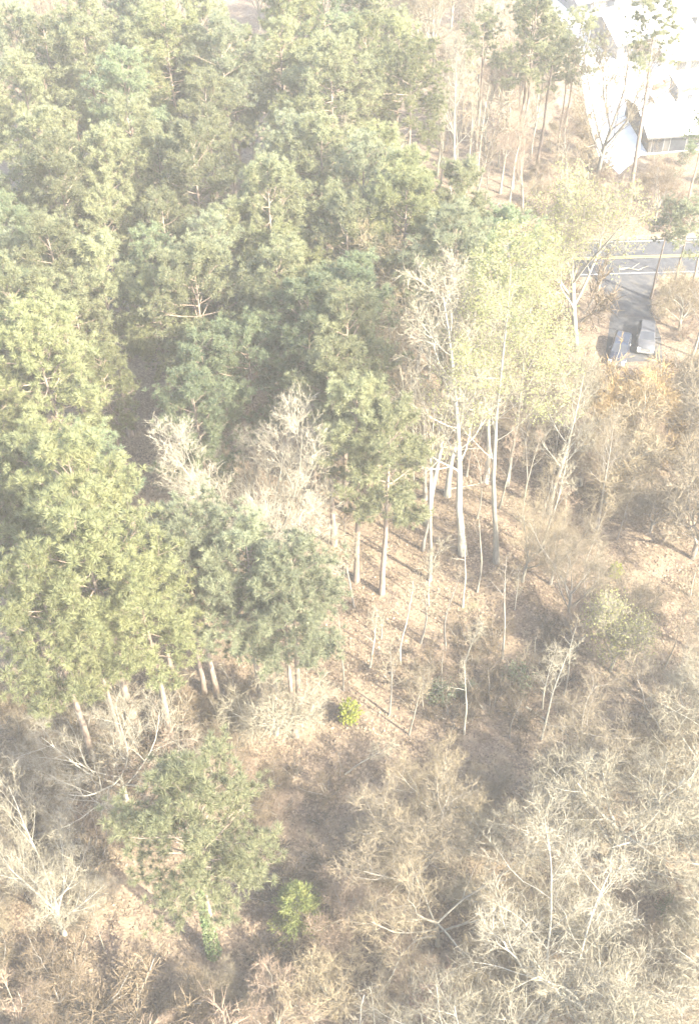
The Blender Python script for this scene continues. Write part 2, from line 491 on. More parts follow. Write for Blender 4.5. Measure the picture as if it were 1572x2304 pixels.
def cone_proto(H, Rr, n=2600, size=.22, mat='cedar', trunk_r=.1, shape='cone'):
    """evergreen shrub or cedar: sprays all along short boughs round a stem"""
    tg, cg = Geo(), Geo()
    tg.tube([(0, 0, -.2), (.03, .02, H * .4), (0, .04, H * .95)], [trunk_r, trunk_r * .7, .02], 6)
    nb = int(46 + H * 4); per = max(6, n // nb); az = 0
    for i in range(nb):
        s = (i + R.random()) / nb; az += 2.4 + R.normal(0, .3)
        prof = (1 - s) ** .8 if shape == 'cone' else math.sqrt(max(.04, 1 - (2 * s - .85) ** 2 / 1.4))
        L = Rr * prof * R.uniform(.65, 1.15) + .1
        b = np.array((0, 0, H * (.06 + .9 * s)))
        d = unit((math.cos(az), math.sin(az), R.uniform(.1, .7)))
        tg.tube([b, b + d * L * .55 + UP * .02, b + d * L], [.03, .022, .012], 3)
        t = R.uniform(.25, 1.05, per) ** .7
        p = b + d[None, :] * (L * t)[:, None] + R.normal(0, .09 + .05 * L, (per, 3))
        if mat in ('cedar',):
            v = rnd_dirs(per, unit(d + UP * .6), .8)
            cg.blades(p, v, size * 1.7 * R.uniform(.6, 1.2, per), size * .45)
        else: cg.leaves(p, size)
    return dict(trunk=tg.mesh("trunk", M['bark_grey'], True), crown=cg.mesh("crown", M[mat]), H=H, C=.55 * H)

PINES = [pine_proto(24, 3.9, .47, 46), pine_proto(25, 3.5, .52, 42), pine_proto(23, 4.2, .47, 44, 1.05),
         pine_proto(26, 3.7, .54, 40), pine_proto(22, 3.4, .44, 44), pine_proto(24, 4.6, .50, 48, 1.05, .03)]
OPENPINE = [pine_proto(26, 3.1, .70, 24, .9, .03), pine_proto(24, 3.6, .62, 26, .8, .035), pine_proto(22, 3.8, .56, 28, .9, .03)]
OAK = [broad_proto('oak', 15) for _ in range(3)]
VASE = [broad_proto('vase', 16) for _ in range(3)]
TALL = [broad_proto('tall', 22), broad_proto('tall', 20, lean=.05)]
ROUND = [broad_proto('round', 8) for _ in range(3)]
BIGROUND = [broad_proto('round', 13, r0=.2) for _ in range(3)]
FAN = broad_proto('fan', 22, r0=.26)
SLIM = [broad_proto('slim', 9, lean=.05), broad_proto('slim', 11, lean=.04), broad_proto('slim', 7, lean=.07)]
POLE = [broad_proto('pole', 14, lean=.03), broad_proto('pole', 16, lean=.04)]
POPLAR = [broad_proto('tall', 33, 'bud', 12000, .25, .15, .38), broad_proto('tall', 28, 'bud', 8000, .22, .16, .45)]
BUDV = [broad_proto('high', 17, 'budpale', 7000, None, .13, .55)]
BUDT = [broad_proto('tall', 20, 'bud', 7000, None, .22, .3)]
PALEG = [broad_proto('round', 8, 'budpale', 3600, None, .12, .35)]
BUSH = [multi_proto(9, 3.2, .9), multi_proto(11, 4.2, .8), multi_proto(8, 2.4, 1.1)]
REDB = [multi_proto(12, 6.5, .6, leaf='budpale', nleaf=0)]
HOLLY = [cone_proto(2.6, 1.5, 1100, .15, 'broad', .06, 'ball'), cone_proto(3.6, 1.8, 1500, .16, 'broad', .08, 'ball')]
LIME = [cone_proto(3.0, .95, 900, .22, 'lime', .05, 'ball')]
CEDAR = [cone_proto(7.0, 2.2, 9500, .17, 'cedar', .12, 'cone')]

# ------------------------------------------------------------------ planting
PLANTED = []      # for labels: (root, noun, tone, u, v)
def plant(name, proto, x, y, scale, rz=None, mats=None, label=None, cat='tree', group=None, noun=None, tone=None, tilt=(0, 0), sz=None):
    o = empty(name, (x, y, float(gz(x, y))), R.uniform(0, 6.28) if rz is None else rz)
    o.rotation_mode = 'ZYX'      # turn first, then lean
    o.rotation_euler = (tilt[0], tilt[1], o.rotation_euler[2])
    o.scale = (scale, scale, scale * (sz or 1))
    for part in ('trunk', 'crown', 'foliage'):
        if part in proto:
            c = link(part, proto[part], o)
            if mats and part in mats: set_mat(c, M[mats[part]])
    tag(o, label, cat, group)
    u, v = proj(x, y, float(gz(x, y)) + proto['C'] * scale * (sz or 1))
    PLANTED.append((o, noun, tone, u, v, label))
    return o
def plant_top(name, proto, u, v, h, **k):
    """stand a tree of height h so that its top is seen at (u, v)"""
    x, y = at(u, v, h)
    return plant(name, proto, x, y, h / proto['H'], **k)
def plant_base(name, proto, u, v, h, **k):
    x, y = at(u, v, 0)
    return plant(name, proto, x, y, h / proto['H'], **k)

BRIGHT = dict(trunk='bark_bright', crown='tw_bright')
WHITE = dict(trunk='bark_bright', crown='tw_white')
TAN = dict(trunk='bark_white', crown='tw_tan')
GREY = dict(trunk='bark_grey', crown='tw_grey')
SHADE_DARK = dict(trunk='bark_grey', crown='tw_shade')
BROWN = dict(trunk='bark_grey', crown='tw_brown')
PINK = dict(trunk='bark_white', crown='tw_pink')
RED = dict(trunk='bark_grey', crown='tw_red')
ORANGE = dict(trunk='bark_grey', crown='tw_orange')
TONE_OF = {'pine_a': 'olive green', 'pine_b': 'yellowish green', 'pine_c': 'deep green', 'pine_d': 'greyish green'}

# ------------------------------------------------------------------ mesh helper for built things
class MB:
    def __init__(s): s.bm = bmesh.new()
    def box(s, x0, x1, y0, y1, z0, z1, mat=None):
        vs_ = [s.bm.verts.new((mat @ Vector(p)) if mat else p) for p in
               ((x0, y0, z0), (x1, y0, z0), (x1, y1, z0), (x0, y1, z0), (x0, y0, z1), (x1, y0, z1), (x1, y1, z1), (x0, y1, z1))]
        for f in ((0, 3, 2, 1), (4, 5, 6, 7), (0, 1, 5, 4), (1, 2, 6, 5), (2, 3, 7, 6), (3, 0, 4, 7)):
            s.bm.faces.new([vs_[i] for i in f])
        return s
    def prism(s, pts, axis, a, b):
        """polygon pts (2-D) pushed along axis 'x' or 'y' or 'z' from a to b"""
        def mk(p, t): return {'x': (t, p[0], p[1]), 'y': (p[0], t, p[1]), 'z': (p[0], p[1], t)}[axis]
        A = [s.bm.verts.new(mk(p, a)) for p in pts]; B = [s.bm.verts.new(mk(p, b)) for p in pts]
        n = len(pts)
        s.bm.faces.new(A); s.bm.faces.new(B[::-1])
        for i in range(n): s.bm.faces.new((A[i], B[i], B[(i + 1) % n], A[(i + 1) % n]))
        return s
    def face(s, pts):
        s.bm.faces.new([s.bm.verts.new(p) for p in pts]); return s
    def loft(s, rings, cap=True):
        RR = [[s.bm.verts.new(p) for p in r] for r in rings]
        n = len(RR[0])
        for a, b in zip(RR, RR[1:]):
            for i in range(n): s.bm.faces.new((a[i], a[(i + 1) % n], b[(i + 1) % n], b[i]))
        if cap: s.bm.faces.new(RR[0][::-1]); s.bm.faces.new(RR[-1])
        return s
    def bevel(s, w, seg=2, ang=30):
        e = [q for q in s.bm.edges if len(q.link_faces) == 2 and q.calc_face_angle(0) > rad(ang)]
        if e: bmesh.ops.bevel(s.bm, geom=e, offset=w, segments=seg, affect='EDGES', clamp_overlap=True)
        return s
    def build(s, name, mat, parent=None, smooth=False):
        bmesh.ops.recalc_face_normals(s.bm, faces=s.bm.faces[:])
        me = bpy.data.meshes.new(name)
        s.bm.to_mesh(me); s.bm.free()
        if smooth:
            for p in me.polygons: p.use_smooth = True
        me.materials.append(mat)
        return link(name, me, parent)

M['asphalt'] = rough_mat("asphalt", [(.020, .021, .025), (.031, .032, .037), (.047, .047, .051)], 1.2, .9, .5, 25)
M['drive'] = rough_mat("drive_worn_asphalt", [(.026, .027, .030), (.038, .038, .041), (.075, .066, .055)], .7, .92, .5, 14)
M['paint_white'] = rough_mat("road_paint_white", [(.07, .07, .068), (.24, .24, .235), (.32, .32, .31)], 3, .8)
M['paint_yellow'] = rough_mat("road_paint_yellow", [(.30, .22, .06), (.52, .38, .08), (.58, .42, .08)], 3, .8)
M['verge'] = rough_mat("sandy_verge", [(.10, .075, .052), (.155, .12, .082), (.21, .17, .12)], 1.4, .95, .6, 12)
M['concrete'] = rough_mat("pale_concrete", [(.56, .54, .50), (.66, .64, .60), (.72, .70, .66)], .5, .85, .2, 10)
M['roof_white'] = rough_mat("white_roofing", [(.70, .70, .69), (.80, .80, .79), (.84, .84, .83)], .8, .6, .1, 6)
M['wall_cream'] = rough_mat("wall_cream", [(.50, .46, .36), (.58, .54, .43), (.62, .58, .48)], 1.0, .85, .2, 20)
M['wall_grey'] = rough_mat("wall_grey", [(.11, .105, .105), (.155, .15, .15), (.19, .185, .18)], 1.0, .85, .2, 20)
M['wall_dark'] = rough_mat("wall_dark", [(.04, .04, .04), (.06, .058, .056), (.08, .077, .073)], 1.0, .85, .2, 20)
M['fascia'] = rough_mat("dark_trim", [(.05, .05, .05), (.08, .08, .08), (.11, .11, .10)], 2, .6)
M['glass_dark'] = rough_mat("dark_glass", [(.02, .022, .026), (.03, .033, .04), (.045, .05, .055)], 1, .08)
M['brick'] = rough_mat("red_brick", [(.20, .07, .05), (.30, .11, .08), (.34, .15, .11)], 6, .9, .4, 20)
M['car_navy'] = rough_mat("navy_paint", [(.012, .015, .025), (.016, .020, .032), (.021, .026, .040)], 3, .3, 0, None, 0, None, 3, 0, .3)
M['car_grey'] = rough_mat("grey_paint", [(.038, .039, .044), (.046, .047, .053), (.055, .055, .062)], 3, .5, 0, None, 0, None, 3, 0, 0)
M['chrome'] = rough_mat("bright_metal", [(.55, .55, .55), (.65, .65, .65), (.7, .7, .7)], 4, .25, 0, None, 0, None, 3, .8)
M['lamp'] = rough_mat("headlamp_lens", [(.65, .66, .68), (.75, .76, .78), (.8, .8, .8)], 8, .15)
M['tyre'] = rough_mat("tyre_rubber", [(.018, .018, .018), (.03, .03, .03), (.04, .04, .038)], 8, .9)

# ------------------------------------------------------------------ road, driveway, yard
ROAD_UV = [(1980, 566), (1700, 571), (1400, 579), (1190, 586), (850, 600), (440, 622), (0, 648), (-300, 668)]
ROAD = [Vector((*at(u, v), 0)) for u, v in ROAD_UV]
def road_pts(n=60):
    """smooth resample of the centre line"""
    L = [0]
    for a, b in zip(ROAD, ROAD[1:]): L.append(L[-1] + (b - a).length)
    s = np.linspace(0, L[-1], n)
    X = np.interp(s, L, [p.x for p in ROAD]); Y = np.interp(s, L, [p.y for p in ROAD])
    k = np.array([1, 4, 6, 4, 1]) / 16
    Y = np.convolve(np.pad(Y, 2, mode='edge'), k, 'valid')
    return X, Y
RX, RY = road_pts()
TX, TY = np.gradient(RX), np.gradient(RY)
TL = np.hypot(TX, TY); NX_, NY_ = -TY / TL, TX / TL
SGN = 1 if NY_.mean() > 0 else -1
def strip(o0, o1, z):
    m = MB()
    ring = [((RX[i] + SGN * NX_[i] * o0, RY[i] + SGN * NY_[i] * o0, z), (RX[i] + SGN * NX_[i] * o1, RY[i] + SGN * NY_[i] * o1, z)) for i in range(len(RX))]
    vs_ = [[m.bm.verts.new(p) for p in r] for r in ring]
    for a, b in zip(vs_, vs_[1:]): m.bm.faces.new((a[0], a[1], b[1], b[0]))
    return m
tag(strip(-4.4, 4.6, .012).build('road_verge', M['verge']), kind='structure')
tag(strip(-3.7, 3.7, .022).build('road', M['asphalt']), kind='structure')
for o0, o1, mt in ((-3.33, -3.21, 'paint_white'), (3.21, 3.33, 'paint_white'), (-.20, -.08, 'paint_yellow'), (.08, .20, 'paint_yellow')):
    tag(strip(o0, o1, .027).build('road_marking', M[mt]), kind='structure')
DRIVE = [at(u, v) for u, v in ((1322, 612), (1356, 650), (1374, 700), (1366, 760), (1356, 830), (1490, 830), (1486, 760), (1464, 700), (1466, 650), (1500, 608))]
m = MB(); m.face([(x, y, .017) for x, y in DRIVE])
tag(m.build('driveway', M['drive']), kind='structure')
YARD_UV = [(1190, -60), (1900, -60), (1900, 330), (1560, 338), (1440, 350), (1392, 392), (1345, 350), (1318, 250), (1300, 130), (1270, 60)]
YARD = [at(u, v) for u, v in YARD_UV]
m = MB(); m.face([(x, y, .016) for x, y in YARD])
tag(m.build('concrete_yard', M['concrete']), kind='structure')

def in_world(x, y, poly): return inside(x, y, poly)
def on_built(x, y):
    ry = np.interp(x, RX[np.argsort(RX)], RY[np.argsort(RX)])
    return abs(y - ry) < 4.6 or in_world(x, y, DRIVE) or in_world(x, y, YARD)

# ------------------------------------------------------------------ houses
def house(name, u, v, rz, w_, d_, h, rise, label, wall='wall_cream', windows=(), side=(), over=.6, roof='roof_white', ridge='x', chim=None):
    x, y = at(u, v)
    t = empty(name, (x, y, 0), rz)
    tag(t, label, 'house', 'houses beyond the woods')
    if ridge == 'x':
        prof = [(0, -.1), (d_, -.1), (d_, h), (d_ / 2, h + rise), (0, h)]
        MB().prism(prof, 'x', 0, w_).build('wall', M[wall], t)
        th = .18; sl = rise / (d_ / 2)
        rp = [(-over, h - sl * over + .02), (d_ / 2, h + rise + .02), (d_ + over, h - sl * over + .02), (d_ + over, h - sl * over + th), (d_ / 2, h + rise + th + .02), (-over, h - sl * over + th)]
        r = MB().prism(rp, 'x', -over, w_ + over).build('roof', M[roof], t)
        MB().box(-over - .02, w_ + over + .02, -over - .05, -over - .01, h - sl * over - .08, h - sl * over + th + .03).build('fascia', M['fascia'], r)
    else:
        prof = [(0, -.1), (w_, -.1), (w_, h), (w_ / 2, h + rise), (0, h)]
        MB().prism(prof, 'y', 0, d_).build('wall', M[wall], t)
        th = .18; sl = rise / (w_ / 2)
        rp = [(-over, h - sl * over + .02), (w_ / 2, h + rise + .02), (w_ + over, h - sl * over + .02), (w_ + over, h - sl * over + th), (w_ / 2, h + rise + th + .02), (-over, h - sl * over + th)]
        r = MB().prism(rp, 'y', -over, d_ + over).build('roof', M[roof], t)
    for a in (.25, .6):      # roof vents
        if ridge == 'x': MB().box(w_ * a, w_ * a + .35, d_ * .62, d_ * .62 + .35, h + rise * .5, h + rise + .25).build('roof_vent', M['wall_grey'], r)
    if chim:
        MB().box(chim[0], chim[0] + .8, chim[1], chim[1] + .8, h, h + rise + 1.2).bevel(.04).build('chimney', M['brick'], r)
    for (a, b, z0, z1) in windows:      # in the front wall, facing the wood
        f = MB().box(a - .1, b + .1, -.06, .05, z0 - .1, z1 + .1).build('window', M['wall_grey'], t)
        MB().box(a, b, -.075, .02, z0, z1).build('pane', M['glass_dark'], f)
    for (a, b, z0, z1) in side:         # in the left wall
        f = MB().box(-.06, .05, a - .1, b + .1, z0 - .1, z1 + .1).build('window', M['wall_grey'], t)
        MB().box(-.075, .02, a, b, z0, z1).build('pane', M['glass_dark'], f)
    return t
hA = house('low_house', 1455, 345, rad(8), 13, 10.5, 2.7, 1.5, 'low white-roofed house with dark openings, nearest the leafless wood', 'wall_dark',
           [(.4, 2.0, .1, 2.2), (3.0, 5.2, .1, 2.2), (6.4, 8.0, .9, 2.1)], [(3, 4.5, 1, 2)])
# raised block on that roof
MB().box(5.0, 8.6, 5.2, 8.6, 2.6, 6.4).build('upper_wall', M['wall_grey'], hA)
up = MB().box(4.7, 8.9, 4.9, 8.9, 6.4, 6.62).build('upper_roof', M['roof_white'], hA)
MB().box(4.66, 4.70, 4.86, 8.94, 6.28, 6.64).box(4.7, 8.9, 4.86, 4.9, 6.28, 6.64).build('fascia', M['fascia'], up)
wv = MB().box(6.2, 7.2, 5.14, 5.24, 4.4, 5.6).build('window', M['roof_white'], hA)
MB().box(6.3, 7.1, 5.12, 5.2, 4.5, 5.5).build('pane', M['glass_dark'], wv)
cz = MB().box(1.8, 4.4, 4.9, 7.6, 3.7, 4.75).build('roof_box', M['fascia'], hA)
MB().box(1.72, 4.48, 4.82, 7.68, 4.75, 4.85).build('lid', M['roof_white'], cz)
house('cream_house', 1500, 172, rad(12), 16, 9, 2.6, 1.5, 'cream house with a row of windows behind the low house', 'wall_cream',
      [(1.2, 2.6, .9, 2.1), (3.4, 5.2, .9, 2.1), (6.0, 7.4, .9, 2.1), (9, 10.6, .9, 2.1)], [(3, 4.4, 1, 2.1)], chim=(9, 4))
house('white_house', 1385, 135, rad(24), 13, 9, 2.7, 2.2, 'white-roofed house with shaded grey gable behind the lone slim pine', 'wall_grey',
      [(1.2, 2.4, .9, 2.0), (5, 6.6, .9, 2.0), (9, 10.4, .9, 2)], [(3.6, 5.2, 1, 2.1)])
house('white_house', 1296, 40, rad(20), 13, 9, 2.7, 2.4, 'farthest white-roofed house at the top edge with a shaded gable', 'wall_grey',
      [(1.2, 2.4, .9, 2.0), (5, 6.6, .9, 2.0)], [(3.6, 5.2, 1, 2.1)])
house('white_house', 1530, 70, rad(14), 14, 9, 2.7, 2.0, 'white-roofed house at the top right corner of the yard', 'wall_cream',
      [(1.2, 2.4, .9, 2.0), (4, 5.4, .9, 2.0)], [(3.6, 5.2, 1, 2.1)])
for i, (u, v, l, a, lab) in enumerate(((1482, 200, 1.9, .5, 'small red brick planter nearest the yellowish yard bushes'), (1503, 190, 1.7, .4, 'small red brick planter between two others in the white yard'),
                                  (1538, 187, 2.2, -.3, 'small red brick planter below the cream house windows'))):
    t = empty('brick_planter', (*at(u, v), 0), a); tag(t, lab, 'planter', 'brick planters in the yard')
    MB().box(-l / 2, l / 2, -.5, .5, 0, .7).bevel(.03).build('planter_wall', M['brick'], t)
    MB().box(-l / 2 + .15, l / 2 - .15, -.35, .35, .69, .74).build('planter_soil', M['verge'], t)

# ------------------------------------------------------------------ vehicles
def wheel(parent, x, y, r=.38, wd=.25):
    n = 16
    def ringp(rr, xx): return [(xx, y + rr * math.cos(i * 2 * math.pi / n), r + rr * math.sin(i * 2 * math.pi / n)) for i in range(n)]
    t = MB().loft([ringp(r * .82, x - wd / 2), ringp(r, x - wd * .36), ringp(r, x + wd * .36), ringp(r * .82, x + wd / 2)]).build('wheel', M['tyre'], parent, True)
    s = 1 if x > 0 else -1
    MB().loft([ringp(r * .62, x + s * (wd / 2 - .03)), ringp(r * .56, x + s * (wd / 2 + .012)), ringp(r * .2, x + s * (wd / 2 + .02))]).build('rim', M['chrome'], t)
def suv(name, u, v, heading, paint, label, L=4.9, W=1.92, Hh=1.78):
    """front towards local -Y"""
    t = empty(name, (*at(u, v), .02), heading)
    tag(t, label, 'car', 'vehicles parked on the driveway')
    hw = W / 2
    def sec(y, zt, wt, zb=.32):
        return [(-wt * .96, y, zb), (wt * .96, y, zb), (wt, y, zb + .28), (wt * .985, y, zt - .10), (wt * .90, y, zt), (-wt * .90, y, zt), (-wt * .985, y, zt - .10), (-wt, y, zb + .28)]
    f, b = -L / 2, L / 2
    MB().loft([sec(f, .84, hw * .86), sec(f + .14, .98, hw * .94), sec(f + .8, 1.06, hw), sec(f + 1.45, 1.12, hw), sec(.4, 1.12, hw), sec(b - .5, 1.12, hw), sec(b - .05, 1.06, hw * .95), sec(b, .9, hw * .9)]).bevel(.025).build('body', paint, t, True)
    y0, y1, y2, y3 = f + 1.35, f + 2.15, b - .55, b - .15
    a, c = hw * .93, hw * .76
    MB().loft([[(-a, y0, 1.10), (a, y0, 1.10), (a, y3, 1.10), (-a, y3, 1.10)], [(-c, y1, Hh - .04), (c, y1, Hh - .04), (c, y2, Hh - .04), (-c, y2, Hh - .04)],
               [(-c * .93, y1 + .12, Hh), (c * .93, y1 + .12, Hh), (c * .93, y2 - .1, Hh), (-c * .93, y2 - .1, Hh)]]).bevel(.03).build('cabin', paint, t)
    def lerp(p, q, k): return tuple(p[i] + (q[i] - p[i]) * k for i in range(3))
    def pane(name, q, push):
        n_ = (Vector(q[1]) - Vector(q[0])).cross(Vector(q[3]) - Vector(q[0])).normalized() * push
        A = [Vector(p) + n_ for p in q]; B = [Vector(p) - n_ * .5 for p in q]
        MB().loft([B, A]).build(name, M['glass_dark'], t)
    def quad(p00, p10, p11, p01, m0, m1, n0, n1):
        def pt(s, k): return lerp(lerp(p00, p10, s), lerp(p01, p11, s), k)
        return [pt(m0, n0), pt(m1, n0), pt(m1, n1), pt(m0, n1)]
    zt = Hh - .04
    pane('windshield', quad((-a, y0, 1.1), (a, y0, 1.1), (c, y1, zt), (-c, y1, zt), .06, .94, .06, .94), .012)
    pane('rear_window', quad((a, y3, 1.1), (-a, y3, 1.1), (-c, y2, zt), (c, y2, zt), .08, .92, .12, .9), .012)
    for m0, m1 in ((.14, .48), (.52, .90)):
        pane('side_window', quad((a, y0, 1.1), (a, y3, 1.1), (c, y2, zt), (c, y1, zt), m0, m1, .12, .88), .012)
        pane('side_window', quad((-a, y3, 1.1), (-a, y0, 1.1), (-c, y1, zt), (-c, y2, zt), 1 - m1, 1 - m0, .12, .88), .012)
    MB().box(-hw * .9, hw * .9, f - .12, f + .06, .38, .60).bevel(.05).build('bumper', M['chrome'], t)
    g = MB().box(-.52, .52, f - .045, f + .05, .62, .86).build('grille', M['fascia'], t)
    MB().box(-.5, .5, f - .065, f - .04, .66, .70).box(-.5, .5, f - .065, f - .04, .76, .80).build('grille_bar', M['chrome'], g)
    for s in (-1, 1):
        MB().box(min(s * .56, s * hw * .9), max(s * .56, s * hw * .9), f - .03, f + .32, .66, .93).bevel(.04).build('headlight', M['lamp'], t)
        MB().box(min(s * hw * .98, s * (hw + .2)), max(s * hw * .98, s * (hw + .2)), y0 + .35, y0 + .5, 1.12, 1.30).bevel(.03).build('mirror', paint, t)
        MB().box(min(s * .6, s * hw * .9), max(s * .6, s * hw * .9), b - .06, b + .012, .8, 1.0).build('tail_light', M['brick'], t)
        wheel(t, s * (hw - .12), f + .92); wheel(t, s * (hw - .12), b - .95)
    return t
suv('parked_car', 1391, 797, rad(-18), M['car_navy'], 'dark navy car with bright bumper parked on the shaded driveway', 4.9, 2.0)
suv('parked_car', 1450, 770, rad(-12), M['car_grey'], 'dull grey car parked just right of the dark navy car', 4.7, 2.0)

# ------------------------------------------------------------------ landmark trees
LAND = []         # (words, u, v) that other labels refer to
def lm(words, u, v): LAND.append((words, u, v))

x, y = at(1115, 1272)
plant('tulip_poplar', POPLAR[0], x, y, 34 / POPLAR[0]['H'] * 1.12, sz=.9, rz=.6, tilt=(0, -.06), mats=dict(trunk='bark_white', crown='tw_white', foliage='bud'),
           label='tallest yellow-green budding poplar with white trunk at the edge of the bare slope', cat='tree')
lm('the tall yellow-green poplar', 1120, 780)
plant_base('tulip_poplar', POPLAR[1], 1140, 1090, 27, rz=2.6, mats=dict(trunk='bark_white', crown='tw_white', foliage='bud'),
           label='second yellow-green budding tree standing close behind the tallest poplar', cat='tree')
for u, v, h, lab in ((962, 1190, 26, 'tall white leafless tree left of the leaning tree'), (1005, 1120, 26, 'white leafless tree close behind the leaning tree'),
                     (1092, 1085, 24, 'white leafless tree hidden behind the tall yellow-green poplar'), (1235, 1150, 20, 'whitish leafless tree right of the tall yellow-green poplar')):
    plant_base('bare_tree', TALL[0], u, v, h, mats=WHITE, label=lab, cat='tree')
plant_base('leaning_tree', TALL[0], 1040, 1252, 33, rz=2.0, mats=WHITE, tilt=(.0, -.13),
           label='tall leafless tree leaning left beside the yellow-green poplar', cat='tree')
plant_base('budding_tree', BUDV[0], 1300, 838, 26.5, rz=1.1, tilt=(0, -.09), mats=dict(trunk='bark_white', crown='tw_white', foliage='budpale'),
           label='large white-limbed budding tree left of the driveway', cat='tree')
lm('the white-limbed budding tree', 1280, 500)
plant_base('pine_tree', OPENPINE[0], 1413, 462, 26.5, rz=.4, mats=dict(crown='pine_a'), tilt=(0, -.04),
           label='lone slim pine with a small high crown in front of the white houses', cat='pine tree')
lm('the lone slim pine by the houses', 1450, 120)
plant_base('forked_tree', VASE[0], 1340, 410, 24, rz=.2, mats=dict(trunk='bark_grey', crown='tw_tan'),
           label='forked leafless tree standing against the white yard', cat='tree')
plant_base('pine_tree', OPENPINE[1], 1168, 405, 24.5, rz=1.7, mats=dict(crown='pine_a'),
           label='tall open pine with bent upper limb at the edge of the white yard', cat='pine tree')
plant_base('pine_tree', OPENPINE[2], 1262, 330, 18.5, rz=3.7, mats=dict(crown='pine_a'),
           label='round-topped pine nearest the corner of the white yard', cat='pine tree')
plant_base('bare_tree', TALL[0], 1020, 445, 22, rz=4.1, mats=WHITE,
           label='tall narrow white leafless tree right of the pine stand', cat='tree')
plant_top('bare_tree', VASE[1], 838, 285, 19, rz=2.1, mats=WHITE, label='small white leafless tree rising among the far pines', cat='tree')
lm('the small white tree among the pines', 838, 345)
plant_base('pine_tree', PINES[5], 845, 612, 17, rz=1.2, mats=dict(crown='pine_c'), label='dark-trunked pine by the pale gap at the road', cat='pine tree')
lm('the pale road gap', 850, 580)
x, y = at(570, 958, 24)
plant('bare_tree', FAN, x, y, 24 / FAN['H'], rz=.9, mats=dict(trunk='bark_white', crown='tw_bright'), label='broad white leafless tree at the edge of the pine stand', cat='tree')
lm('the broad white leafless tree', 610, 1090)
for (u, v, h, pr, mt, lab) in [
        (150, 1010, 27, 2, 'pine_b', 'big yellowish pine crown left of the broad white leafless tree'),
        (190, 1165, 27, 5, 'pine_b', 'bright yellow-green pine with long bare trunk above the spreading white tree'),
        (70, 1290, 26, 0, 'pine_b', 'yellow-green pine at the left edge above the spreading white tree'),
        (300, 1280, 24, 1, 'pine_b', 'narrower yellow-green pine beside the greyish pine clump'),
        (430, 1170, 23, 5, 'pine_d', 'greyish green pine below the broad white leafless tree, leftmost of its clump'),
        (545, 1195, 23, 2, 'pine_d', 'greyish green pine in the middle of the clump below the white tree'),
        (650, 1235, 23, 0, 'pine_d', 'greyish green pine at the right end of the clump below the white tree'),
        (400, 1785, 24, 5, 'pine_a', 'foreground pine with ivy-clad trunk at the bottom of the photo'),
        (690, 650, 25, 2, 'pine_c', 'fresh green pine left of the yellow-green poplar'),
        (440, 850, 22, 4, 'pine_c', 'dark green rounded pine beside a shaded gap'),
        (1120, 500, 22, 5, 'pine_c', 'green pine behind the yellow-green poplar by the road')]:
    p = plant_top('pine_tree', PINES[pr], u, v, h, mats=dict(crown=mt), label=lab, cat='pine tree')
    if v == 1785: FRONT_PINE = p
for u, v, h, q, lab in ((805, 885, 24, 1, 'olive pine right behind the broad white leafless tree'), (872, 935, 23, 4, 'pine at the right edge of the stand above the bare slope'),
                        (745, 800, 24, 3, 'tall olive pine behind the broad white leafless tree, left of the yellow-green poplar')):
    plant_top('pine_tree', PINES[q], u, v, h, mats=dict(crown='pine_a'), label=lab, cat='pine tree')
for u, v, h, q, lab in ((1548, 445, 13, 2, 'low dense pine at the right edge below the low house'), (1600, 425, 14, 4, 'pine cut by the right frame edge beside the low house')):
    plant_base('pine_tree', PINES[q], u, v, h, mats=dict(crown='pine_c'), label=lab, cat='pine tree')
for u, v, h, q, lab in ((1462, 672, 13, 1, 'thin dark-trunked pine at the right corner of the driveway mouth'), (1500, 690, 14, 2, 'thin pine right of the driveway mouth with sparse needles'),
                        (1556, 640, 15, 0, 'slim pine beside the road near the right frame edge')):
    plant_base('pine_tree', OPENPINE[q], u, v, h, mats=dict(crown='pine_d'), label=lab, cat='pine tree')
lm('the big left pine', 150, 1110)
lm('the greyish pine clump', 540, 1290)
lm('the foreground pine', 430, 1950)
lm('the dark green rounded pine', 440, 890)
plant_base('bare_tree', OAK[0], 285, 1800, 13, rz=.3, mats=BRIGHT, label='spreading white leafless tree above the foreground pine', cat='tree')
lm('the spreading white tree', 260, 1660)
plant_base('bare_tree', VASE[0], 150, 2110, 14, rz=2.5, mats=WHITE, label='fan-shaped white leafless tree left of the foreground pine', cat='tree')
plant_base('bare_tree', ROUND[0], 620, 1650, 9, rz=1.5, mats=WHITE, label='twiggy white leafless tree under the greyish pine clump', cat='tree')
plant_base('cedar_tree', CEDAR[0], 672, 2085, 7.5, label='light green young cedar right of the foreground pine', cat='tree')
lm('the light green cedar', 668, 1970)
plant_base('evergreen_shrub', LIME[0], 785, 1622, 2.9, label='small lime green shrub on the brown slope', cat='shrub')
lm('the lime green shrub', 785, 1580)
plant_base('evergreen_shrub', LIME[0], 1382, 1290, 2.0, label='tiny lime green sprig on the right slope', cat='shrub')
plant_base('round_tree', BIGROUND[1], 960, 1850, 10, rz=.5, mats=TAN, label='round tan leafless tree in the middle of the lower wood', cat='tree')
lm('the round tan tree', 960, 1700)
plant_base('bare_tree', OAK[1], 985, 2120, 13, rz=1.0, mats=TAN, label='crooked leafless oak at bottom centre with long pale limbs', cat='tree')
plant_base('bare_tree', OAK[2], 1225, 2290, 17, rz=2.6, mats=BRIGHT, label='largest spreading white-limbed oak at bottom right', cat='tree')
lm('the largest spreading oak', 1250, 2050)
plant_base('bare_tree', OAK[0], 1560, 1850, 15, rz=4.0, mats=WHITE, label='white-limbed leafless oak on the right edge', cat='tree')
plant_base('pale_budding_tree', PALEG[0], 1372, 1510, 9, rz=.2, mats=dict(trunk='bark_white', crown='tw_white', foliage='budpale'),
           label='pale green budding tree on the lower right', cat='tree')
lm('the pale green budding tree', 1370, 1410)
